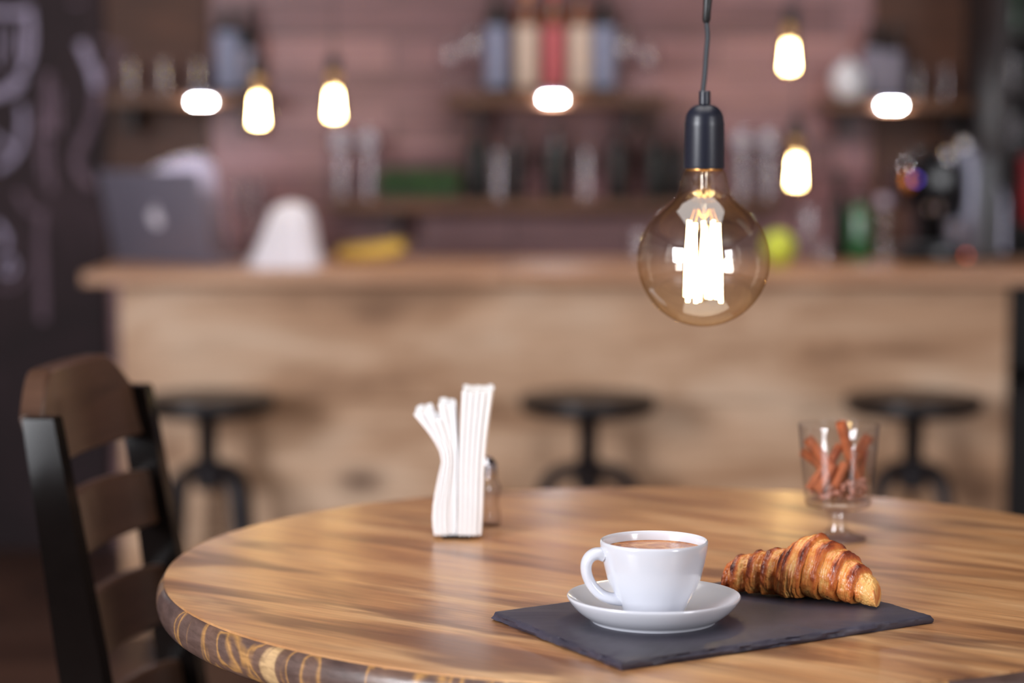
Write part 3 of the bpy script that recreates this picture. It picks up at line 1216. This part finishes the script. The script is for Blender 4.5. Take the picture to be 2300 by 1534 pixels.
def wineglass(loc, h, r, label, group=None):
    root = thing('wine_glass', label, 'glass', loc, 0, group)
    MB().lathe([(1e-5, h * .48), (r * .5, h * .50), (r * .9, h * .60), (r, h * .72), (r * .92, h * .88), (r * .82, h), (r * .78, h), (r * .88, h * .88), (r * .95, h * .72), (r * .85, h * .61), (r * .4, h * .515), (1e-5, h * .50)], 32, cap=False).build('bowl', M['bglass'], root)
    MB().lathe([(r * .85, 0), (r * .85, .002), (r * .2, .006), (.004, .015), (.004, h * .44), (.008, h * .48)], 24).build('stem', M['bglass'], root)
    return root


gg = 'glasses on the middle shelf'
for px, py_off, r, h_, text in ((1012, .0, .030, .135, 'wine glass at the left end of the middle shelf'), (1060, .0, .032, .165, 'taller wine glass beside the leftmost blue-grey label'),
                                (1402, .0, .032, .160, 'taller wine glass beside the rightmost blue-grey label'), (1455, .0, .030, .130, 'wine glass at the right end of the middle shelf')):
    wineglass(on_shelf(px, ZM, yb - .02), h_, r, text, gg)

# left shelf
bottle(on_shelf(512, ZL, yb - .03), .23, .030, M['wineglass'], 'dark bottle with a pale blue-grey label on the shelf above the laptop', lab=M['lab_blue'], cap=M['cap_black'], shoulder=.70, lab_z=(.05, .69))
bottle(on_shelf(556, ZL, yb + .02), .235, .028, M['wineglass'], 'black bottle with a dim label at the right end of the left shelf', lab=M['alu'], cap=M['cap_black'], shoulder=.62, lab_z=(.08, .50))
for px, text in ((290, 'drinking glass at the left end of the shelf above the laptop'), (365, 'middle drinking glass of three on the shelf above the laptop'), (440, 'drinking glass next to the grey-labelled bottle, above the laptop')):
    tumbler(on_shelf(px, ZL, yb), .085, .030, text, .8, 'glasses on the left shelf')

# right shelf
pot = thing('sugar_bowl', 'round white china pot at the left end of the right shelf', 'pot', on_shelf(1905, ZR, yb - .04))
MB().lathe([(.022, 0), (.026, .003), (.040, .022), (.046, .048), (.041, .070), (.030, .080)], 32).build('body', M['china'], pot)
MB().lathe([(.031, .080), (.028, .088), (.010, .096), (.006, .102), (.008, .108), (1e-5, .111)], 32).build('lid', M['china'], pot)
bottle(on_shelf(1962, ZR, yb), .20, .031, M['darkbottle'], 'dark square-shouldered bottle beside the white pot on the right shelf', lab=M['alu'], cap=M['cap_black'], shoulder=.68, neck=.45, lab_z=(.04, .66))
bottle(on_shelf(2006, ZR, yb - .01), .195, .026, M['darkbottle'], 'dark bottle second from the white pot on the right shelf', lab=M['alu'], cap=M['cap_black'], shoulder=.66, neck=.45, lab_z=(.04, .64))
for px, text in ((2058, 'drinking glass next to the dark bottles on the right shelf'), (2120, 'drinking glass at the right end of the right shelf')):
    tumbler(on_shelf(px, ZR, yb), .085, .028, text, .8, 'glasses on the right shelf')

# long lower shelf
for px, text in ((765, 'left clear glass vase beside the grass planter'), (826, 'right clear glass vase touching the grass planter'),
                 (1665, 'left clear glass vase at the right end of the lower shelf'), (1722, 'right clear glass vase at the end of the lower shelf')):
    root = thing('glass_vase', text, 'vase', on_shelf(px, ZW, yb - .02), 0, 'clear vases on the lower shelf')
    MB().lathe([(1e-5, .008), (.024, .008), (.027, .05), (.028, .16), (.030, .185), (.032, .185), (.030, .16), (.029, .05), (.027, .002), (.024, 0), (1e-5, 0)][::-1], 32, cap=False).build('glass_body', M['bglass'], root)
    MB().sphere((0, 0, .150), .023, (1, 1, 1.1)).build('highlight_ball', M['cloth'], root)  # white ball added in place of the bright highlight in the glass

# grass planter
gp = thing('grass_planter', 'clear box of green grass on the lower shelf, left of the dark bottles', 'planter', on_shelf(945, ZW, yb - .02))
pw = .108
MB().box(-pw, pw, -.045, .045, 0, .014, .003).build('soil_tray', M['darkcab'], gp)
gm = MB()
for i in range(900):
    x, y = rnd.uniform(-pw + .006, pw - .006), rnd.uniform(-.04, .04)
    hh = rnd.uniform(.055, .092)
    dx, dy = rnd.uniform(-.008, .008), rnd.uniform(-.008, .008)
    ww = .0026
    o = len(gm.v)
    gm.v += [(x - ww, y, .012), (x + ww, y, .012), (x + dx * .5 + ww * .8, y + dy * .5, hh * .6), (x + dx * .5 - ww * .8, y + dy * .5, hh * .6), (x + dx, y + dy, hh)]
    gm.f += [(o, o + 1, o + 2, o + 3), (o + 3, o + 2, o + 4)]
gr = gm.build('grass_blades', M['leaf'], gp, smooth=False)
gr['kind'] = 'stuff'
b = MB()
b.box(-pw - .002, pw + .002, -.048, -.045, 0, .128)
b.box(-pw - .002, pw + .002, .045, .048, 0, .128)
b.box(-pw - .004, -pw - .001, -.048, .048, 0, .128)
b.box(pw + .001, pw + .004, -.048, .048, 0, .128)
b.build('glass_side', M['bglass'], gp, smooth=False)

gd = 'dark bottles on the lower shelf'
hsm = .215
for px, r, h_, text, body in ((1072, .030, .225, 'dark bottle right beside the grass planter', 'wineglass'), (1158, .027, .205, 'second dark bottle from the grass planter', 'darkbottle'),
                              (1248, .030, .21, 'dark bottle in the middle of the lower shelf, below the light', 'wineglass'), (1388, .032, .215, 'broad black bottle on the lower shelf, left of the hanging socket', 'darkbottle'),
                              (1474, .028, .215, 'dark bottle with a violet sheen just left of the hanging socket', 'wineglass'), (1522, .026, .205, 'dark bottle partly behind the hanging socket', 'darkbottle')):
    bottle(on_shelf(px, ZW, yb), h_, r, M[body], text, cap=M['cap_black'], shoulder=.58, group=gd)
for px, text in ((1118, 'clear tall glass between the first two dark bottles'), (1313, 'shiny clear glass between the middle dark bottles')):
    tumbler(on_shelf(px, ZW, yb - .05), .125, .029, text, .85, 'clear glasses on the lower shelf')


# ------------------------------------------------------------------ pendants over the bar
def small_pendant():
    root = thing('filament_pendant', 'x', 'pendant lamp', (0, 0, 0), 0, 'small filament bulbs over the bar')
    pr = [(1e-5, -.052), (.010, -.0515), (.020, -.047), (.0265, -.037), (.0285, -.024), (.027, -.008), (.022, .012), (.017, .030), (.0145, .042), (.0140, .050)]
    MB().lathe(pr, 32, cap=False).build('bulb_glass', M['bulb'], root, angle=0)
    for i in range(6):
        a = 2 * PI * i / 6
        p0, p1 = Vector((.007 * math.cos(a), .007 * math.sin(a), .020)), Vector((.012 * math.cos(a + .3), .012 * math.sin(a + .3), -.038))
        MB().tube([p0, p1], .0021, 6).build('filament', M['smallfil'], root)
    MB().lathe([(.002, -.04), (.002, .02), (.006, .04), (.010, .05)], 10).build('glass_stem', M['bulb'], root)
    MB().lathe([(.0145, .064), (.0168, .066), (.0168, .095), (.012, .106), (.004, .109), (.004, .112)], 24).build('socket', M['cap_black'], root)
    MB().lathe([(.0142, .040), (.0150, .042), (.0150, .064), (.0142, .065)], 24).build('screw_base', M['brass'], root)
    MB().tube([(0, 0, .10), (0, 0, 1.0)], .0022, 6).build('cord', M['cord'], root)
    return root


sp = small_pendant()
for i, (px, py, y, text) in enumerate(((580, 254, 4.95, 'lit filament bulb hanging nearest the laptop, below the left shelf'),
                                       (750, 240, 5.35, 'lit filament bulb hanging above the pair of clear vases on the left'),
                                       (1773, 133, 5.45, 'highest lit filament bulb, right of the big hanging bulb'),
                                       (1788, 392, 4.95, 'low lit filament bulb hanging above the green lime'))):
    p = at(px, py, y)
    p.z += .014
    if i == 0:
        sp.location = p
        sp['label'] = text
        o = sp
    else:
        o = dup(sp, p, i * .7, text)
    for ch in o.children:
        if ch.name.startswith('cord'):
            ch.scale = (1, 1, 1)
            L = 2.7 - p.z
            ch.location.z = .1 - .1 * (L - .1) / .9
            ch.scale.z = (L - .1) / .9

# ------------------------------------------------------------------ on the counter, left
YC = 5.3


def oncounter(px, y):
    return on_shelf(px, CZ, y)


# laptop seen from behind
pa, pb_ = oncounter(262, 5.40), oncounter(488, 5.21)
lp = (pa + pb_) / 2
la = math.atan2(pb_.y - pa.y, pb_.x - pa.x)
lw = (pb_ - pa).length / 2
lt = thing('laptop', 'open grey laptop seen from behind with a pale emblem, on the bar counter', 'laptop', lp, la)
MB().box(-lw, lw, .0, .10, 0, .012, .004).build('keyboard_base', M['alu'], lt)
tilt = Matrix.Translation((0, 0, .012)) @ Matrix.Rotation(R(14), 4, 'X') @ Matrix.Rotation(R(0), 4, 'Y')
sk = Matrix.Identity(4)
lid = MB().box(-lw, lw - .006, -.007, 0, 0, .212, .003)
lid.xf(tilt)
lidb = lid.build('lid', M['alu'], lt)
em = MB()
o0 = 0
# round emblem with a bite and a small leaf
ring = []
for k in range(40):
    a = 2 * PI * k / 40
    rr = .021 * (1 - .10 * max(0, math.sin(a)) ** 6 * 1.6 - .05 * max(0, -math.sin(a)) ** 10)
    x, z = rr * math.cos(a) * .96, rr * math.sin(a) * 1.08
    dxx, dzz = x - .024, z - .003
    dd = math.hypot(dxx, dzz)
    if dd < .010:
        x, z = .024 + dxx / dd * .010, .003 + dzz / dd * .010
    ring.append((x, z))
n = len(ring)
em.v += [(x, -.0085, z + .10) for x, z in ring] + [(x, -.0068, z + .10) for x, z in ring]
em.f.append(tuple(range(n)))
em.f += [(k, (k + 1) % n, n + (k + 1) % n, n + k) for k in range(n)]
o0 = len(em.v)
em.sphere((0, 0, 0), .006, (.55, .14, 1.2), 12, 8)
em.xf(Matrix.Translation((.004, -.0078, .128)) @ Matrix.Rotation(R(28), 4, 'Y'), o0)
em.xf(tilt)
part_label(em.build('emblem', M['emblem'], lidb), 'pale emblem')

# pale stand behind the laptop, with a beaded top
ba, bb = oncounter(300, 5.54), oncounter(518, 5.525)
bp = (ba + bb) / 2
bang = math.atan2(bb.y - ba.y, bb.x - ba.x)
bw = (bb - ba).length / 2
ms = thing('menu_stand', 'pale upright panel with a beaded top edge, standing behind the laptop', 'stand', bp, bang)
m = MB()
rows = []
n = 24
for i in range(n + 1):
    u = i / n
    x = -bw + 2 * bw * u
    top = .185 + .062 * math.sin(min(1, u / .86) * PI / 2) - (.026 * max(0, (u - .86) / .14))
    sh_ = -.040 * u * 1.0
    rows.append([(x, -.012, 0), (x + sh_, .004, top), (x + sh_, .012, top), (x, -.002, 0)])
o = m.quadgrid(rows, close_v=True)
m.f.append((o, o + 1, o + 2, o + 3))
e = o + 4 * n
m.f.append((e + 3, e + 2, e + 1, e))
m.build('panel', M['alu_light'], ms, smooth=False)
m = MB()
for i in range(22):
    u = .02 + .95 * i / 21
    x = -bw + 2 * bw * u - .040 * u
    top = .185 + .062 * math.sin(min(1, u / .86) * PI / 2) - (.026 * max(0, (u - .86) / .14))
    m.sphere((x, .006, top + .004), .0058, (1, 1, 1), 10, 6)
m.build('beaded_rim', M['chrome'], ms)


# white cloth bundle
def cloth_bundle():
    p = oncounter(647, 5.14)
    b = MB()
    rows = []
    for i in range(19):
        t = i / 18
        r = .083 * (1 - t) ** .62 * (1 - .10 * math.sin(t * PI)) + .022 * t
        if t > .9:
            r *= max(.02, math.sqrt(max(0, 1 - ((t - .9) / .1) ** 2)))
        row = []
        for k in range(64):
            a = 2 * PI * k / 64
            fold = 1 + (.07 * math.sin(a * 7 + t * 2) + .05 * math.sin(a * 11 + 1)) * (1 - t * .6)
            bias = 1 + .10 * math.cos(a - PI) * (1 - t)
            row.append((r * fold * bias * math.cos(a) + .010 * t, r * fold * .72 * math.sin(a), .150 * t))
        rows.append(row)
    o = b.quadgrid(rows, close_v=True)
    b.f.append(tuple(reversed(range(64))))
    b.f.append(tuple(o + 18 * 64 + k for k in range(64)))
    tag(b.build('cloth_bundle', M['cloth'], None, p, angle=0), 'white bell-shaped bundle of cloth on the bar counter, beside the laptop', 'cloth')


cloth_bundle()


def bananas():
    p = oncounter(838, 5.36)
    root = thing('banana_bunch', 'low yellow bunch of bananas lying on the bar counter', 'bananas', p)
    for j in range(3):
        pts = []
        for i in range(11):
            t = i / 10
            pts.append(Vector((-.085 + .160 * t, -.030 + .028 * j + .018 * math.sin(t * PI), .017 + .004 * j + .020 * t ** 2.2)))
        rad = [.006] + [.0145 * math.sin(PI * (.22 + .62 * i / 10)) ** .5 for i in range(1, 10)] + [.008]
        MB().tube(pts, rad, 12).build('banana', M['banana'], root)
    MB().tube([(.068, -.03, .038), (.082, 0, .044), (.068, .028, .046)], [.007, .010, .007], 10).build('crown', M['stalk'], root)


bananas()

# clear glasses behind laptop / cloth
tumbler(oncounter(545, 5.47), .185, .028, 'tall clear glass standing between the laptop and the white cloth bundle', .8)
tumbler(oncounter(580, 5.54), .190, .028, 'tall clear glass just behind the white cloth bundle', .8)
tumbler(oncounter(1432, 5.42), .07, .026, 'short clear glass half hidden behind the big hanging bulb', .85)

# ------------------------------------------------------------------ on the counter, right
pl = oncounter(1748, 5.25)
lm = thing('lime_fruit', 'round yellow-green lime on the bar counter beside the big hanging bulb', 'fruit', pl)
b = MB()
b.sphere((0, 0, .040), .038, (1, 1, 1.06), 28, 18)
b.build('skin', M['lime'], lm)
MB().tube([(0, 0, .079), (.001, 0, .086)], .0025, 8).build('stalk', M['stalk'], lm)
tumbler(oncounter(1812, 5.40), .125, .032, 'dim violet drinking glass beside the lime', .85, mat='bglass')
bottle(oncounter(1884, 5.48), .215, .020, M['darkbottle'], 'slim dark bottle left of the green bottle on the counter', cap=M['cap_black'], shoulder=.62, neck=.5)
bottle(oncounter(1930, 5.46), .165, .030, M['greenglass'], 'green glass bottle on the counter near the coffee machine', cap=M['cap_black'], shoulder=.66, neck=.45)
tumbler(oncounter(1850, 5.30), .045, .020, 'small clear shot glass in front of the slim dark bottle', .9)
b = thing('glass_jar', 'pale stacked glass jar standing left of the coffee machine', 'jar', oncounter(1985, 5.45))
MB().lathe([(.022, 0), (.024, .004), (.024, .06), (.019, .070), (.023, .08), (.023, .12), (.018, .13)], 28).build('glass_body', M['bglass'], b)
MB().lathe([(.019, .13), (.021, .132), (.021, .15), (.010, .156), (1e-5, .157)], 28).build('lid', M['alu_light'], b)


# coffee machine
def coffee_machine():
    y = 5.42
    k = y / F
    p = oncounter(2140, y)
    root = thing('coffee_machine', 'black coffee machine with a steel side, at the right end of the counter', 'coffee machine', p)

    def X(px):
        return (px - 2140) * k

    def Z(py):
        return (582 - py) * k
    MB().box(X(2068), X(2166), .05, .22, Z(575), Z(335), .008).build('body', M['black'], root)
    MB().box(X(2016), X(2150), -.06, .20, Z(455), Z(365), .014, 3).build('brew_head', M['black'], root)
    MB().box(X(2014), X(2160), -.07, .05, 0, Z(548), .005).build('drip_tray', M['black'], root)
    MB().box(X(2020), X(2152), -.066, .045, Z(548), Z(544), .001).build('tray_grille', M['greysteel'], root)
    part_label(MB().box(X(2166), X(2192), .0, .21, Z(575), Z(335), .005).build('side_panel', M['steel'], root), 'pale steel upright panel')
    part_label(MB().box(X(2192), X(2243), .02, .20, Z(575), Z(350), .006).build('water_tank', M['greysteel'], root), 'dark grey water tank')
    MB().tube([(X(2254), 0, Z(560)), (X(2254), 0, Z(445)), (X(2252), .03, Z(420)), (X(2240), .08, Z(415))], 8 * k, 12).build('steam_pipe', M['steel'], root)
    for px, py in ((2136, 352), (2172, 326)):
        b = MB()
        b.lathe([(1e-5, -.018), (.016, -.016), (.021, -.004), (.021, .004), (.016, .016), (1e-5, .018)], 24, (X(px), .04, Z(py)), False)
        b.build('chrome_knob', M['chrome'], root)
        MB().tube([(X(px), .04, Z(py) - .016), (X(px), .06, Z(py) - .06)], .006, 8).build('knob_stem', M['black'], root)
    part_label(MB().sphere((X(2027), -.062, Z(402)), .014, (.8, .5, 1.6)).build('dial', M['warm_glint'], root), 'chrome dial with the warm bulb reflection painted orange')
    MB().lathe([(1e-5, 0), (.003, .001), (.005, .003), (.005, .006)], 14, (0, 0, 0)).xf(Matrix.Translation((X(2044), -.068, Z(398))) @ Matrix.Rotation(R(-90), 4, 'X')).build('blue_light', M['blue_led'], root)
    MB().lathe([(1e-5, 0), (.003, .001), (.004, .003), (.004, .005)], 14, (0, 0, 0)).xf(Matrix.Translation((X(2157), -.074, Z(566))) @ Matrix.Rotation(R(-90), 4, 'X')).build('red_light', M['red_led'], root)
    for px in (2080, 2102):
        MB().tube([(X(px), -.03, Z(452)), (X(px), -.03, Z(470))], [.009, .006], 12).build('spout', M['chrome'], root)
    part_label(MB().lathe([(.018, 0), (.02, .004), (.026, .055), (.024, .056), (.018, .006)], 24, (X(2140), -.02, Z(544))).build('milk_jug', M['steel'], root), 'small steel jug')


coffee_machine()

# ------------------------------------------------------------------ tall dark unit at the right end
ux0 = at(2236, 500, 5.62).x
un = thing('tall_cabinet', 'tall black-brown shelf unit at the right end of the bar', 'cabinet', (ux0, 5.62, 0))
for x in (0, .75):
    MB().box(x, x + .03, 0, .42, 0, 2.4, .002).build('side_panel', M['darkcab'], un, smooth=False)
MB().box(.03, .75, .40, .42, 0, 2.4).build('back_panel', M['darkcab'], un, smooth=False)
uz = [.06, .50, .90, at(2280, 330, 5.64).z, at(2280, 200, 5.64).z, at(2280, 70, 5.64).z, 2.37]
for z in uz:
    MB().box(.03, .75, .01, .40, z - .022, z, .002).build('shelf_board', M['darkcab'], un, smooth=False)
MB().box(.032, .748, -.001, .012, .065, .478, .002).build('door', M['darkcab'], un, smooth=False)
gk = 'things in the tall cabinet'
for (px, zi, hh, text) in ((2276, 4, .085, 'drinking glass on the upper shelf of the dark tall cabinet'), (2282, 3, .085, 'drinking glass on the lower shelf of the dark tall cabinet')):
    tumbler(on_shelf(px, uz[zi], 5.70), hh, .026, text, .85)
bottle(on_shelf(2277, uz[5], 5.70), .15, .020, M['greenglass'], 'green bottle at the top of the dark tall cabinet', cap=M['lime'], shoulder=.62, neck=.5)
tin = thing('red_tin', 'red tin in the dark tall cabinet, beside the coffee machine', 'tin', on_shelf(2312, uz[2], 5.70))
MB().lathe([(.030, 0), (.031, .002), (.031, .15), (.030, .152)], 28).build('body', M['redbox'], tin)
MB().lathe([(.0318, .150), (.0318, .164), (.030, .167), (1e-5, .168)], 28).build('lid', M['redbox'], tin)


# ------------------------------------------------------------------ chalkboard with drawing
def chalkboard():
    y = YB - .035
    x0, x1 = -2.05, at(236, 300, y).x
    root = thing('chalkboard', 'dark brown chalkboard wall panel with faint chalk drawing, left of the bar', 'chalkboard', ((x0 + x1) / 2, y, 0))
    cx = (x0 + x1) / 2
    MB().box(x0 - cx, x1 - cx, 0, .034, 0.002, 2.6, .003).build('board', M['chalkboard'], root, smooth=False)

    def stroke(b, pts, wpx):
        w = wpx * y / F / 2
        P_ = smooth_path([Vector((at(px, py, y).x - cx, -.0012, at(px, py, y).z)) for px, py in pts], 2)
        rows = []
        m = len(P_)
        for i, p in enumerate(P_):
            t = (P_[min(i + 1, m - 1)] - P_[max(i - 1, 0)]).normalized()
            nr = Vector((-t.z, 0, t.x))
            ww = w * (.85 + .3 * noise.noise(p * 40))
            rows.append([p + nr * ww, p - nr * ww, p - nr * ww + Vector((0, .001, 0)), p + nr * ww + Vector((0, .001, 0))])
        o = b.quadgrid(rows, close_v=True)
        b.f += [(o, o + 1, o + 2, o + 3), tuple(o + 4 * (m - 1) + q for q in (3, 2, 1, 0))]

    for pts, w_ in (([(-30, 25), (30, 30), (72, 24)], 20), ([(66, 30), (70, 80), (66, 130), (48, 165)], 16), ([(30, 60), (28, 130)], 8), ([(-30, 214), (10, 208), (40, 190), (44, 170)], 26),
                    ([(-10, 60), (-8, 150)], 10), ([(52, 60), (50, 130)], 7),
                    ([(48, 235), (52, 275), (46, 330), (20, 365), (-10, 380)], 16), ([(-20, 300), (10, 320), (30, 345)], 12),
                    ([(182, 95), (196, 130), (214, 170), (218, 200)], 22), ([(20, 575), (34, 590), (30, 614), (12, 618), (4, 600), (20, 578)], 9),
                    ([(-10, 500), (14, 530), (10, 560)], 14)):
        a = MB()
        stroke(a, pts, w_)
        a.build('chalk_stroke', M['chalk'], root, smooth=False)
    for pts, w_ in (([(106, 165), (112, 240), (110, 300)], 22), ([(92, 240), (90, 320), (96, 400)], 14), ([(130, 200), (132, 300)], 9), ([(108, 310), (112, 380), (116, 430)], 14),
                    ([(268, 112), (250, 150), (224, 196)], 16), ([(218, 205), (212, 260), (190, 310), (168, 350), (176, 386), (206, 420)], 22), ([(92, 470), (90, 560), (94, 640), (96, 720)], 20),
                    ([(215, 92), (250, 100), (280, 108)], 10), ([(40, 430), (60, 470), (88, 480)], 14), ([(-10, 640), (20, 650), (44, 634), (52, 600)], 8), ([(160, 8), (185, 6)], 8)):
        a = MB()
        stroke(a, pts, w_)
        part_label(a.build('chalk_stroke', M['chalk2'], root, smooth=False), 'fainter smudged chalk line')


chalkboard()

# ------------------------------------------------------------------ render look
SC.view_settings.view_transform = 'Standard'
SC.view_settings.look = 'None'
SC.view_settings.exposure = 0.0
SC.view_settings.gamma = 1.0
SC.view_settings.use_curve_mapping = False
SC.cycles.use_denoising = True
SC.cycles.max_bounces = 10
SC.cycles.transparent_max_bounces = 24
SC.cycles.caustics_reflective = False
SC.cycles.caustics_refractive = False
SC.cycles.sample_clamp_indirect = 6
SC.cycles.use_light_tree = True
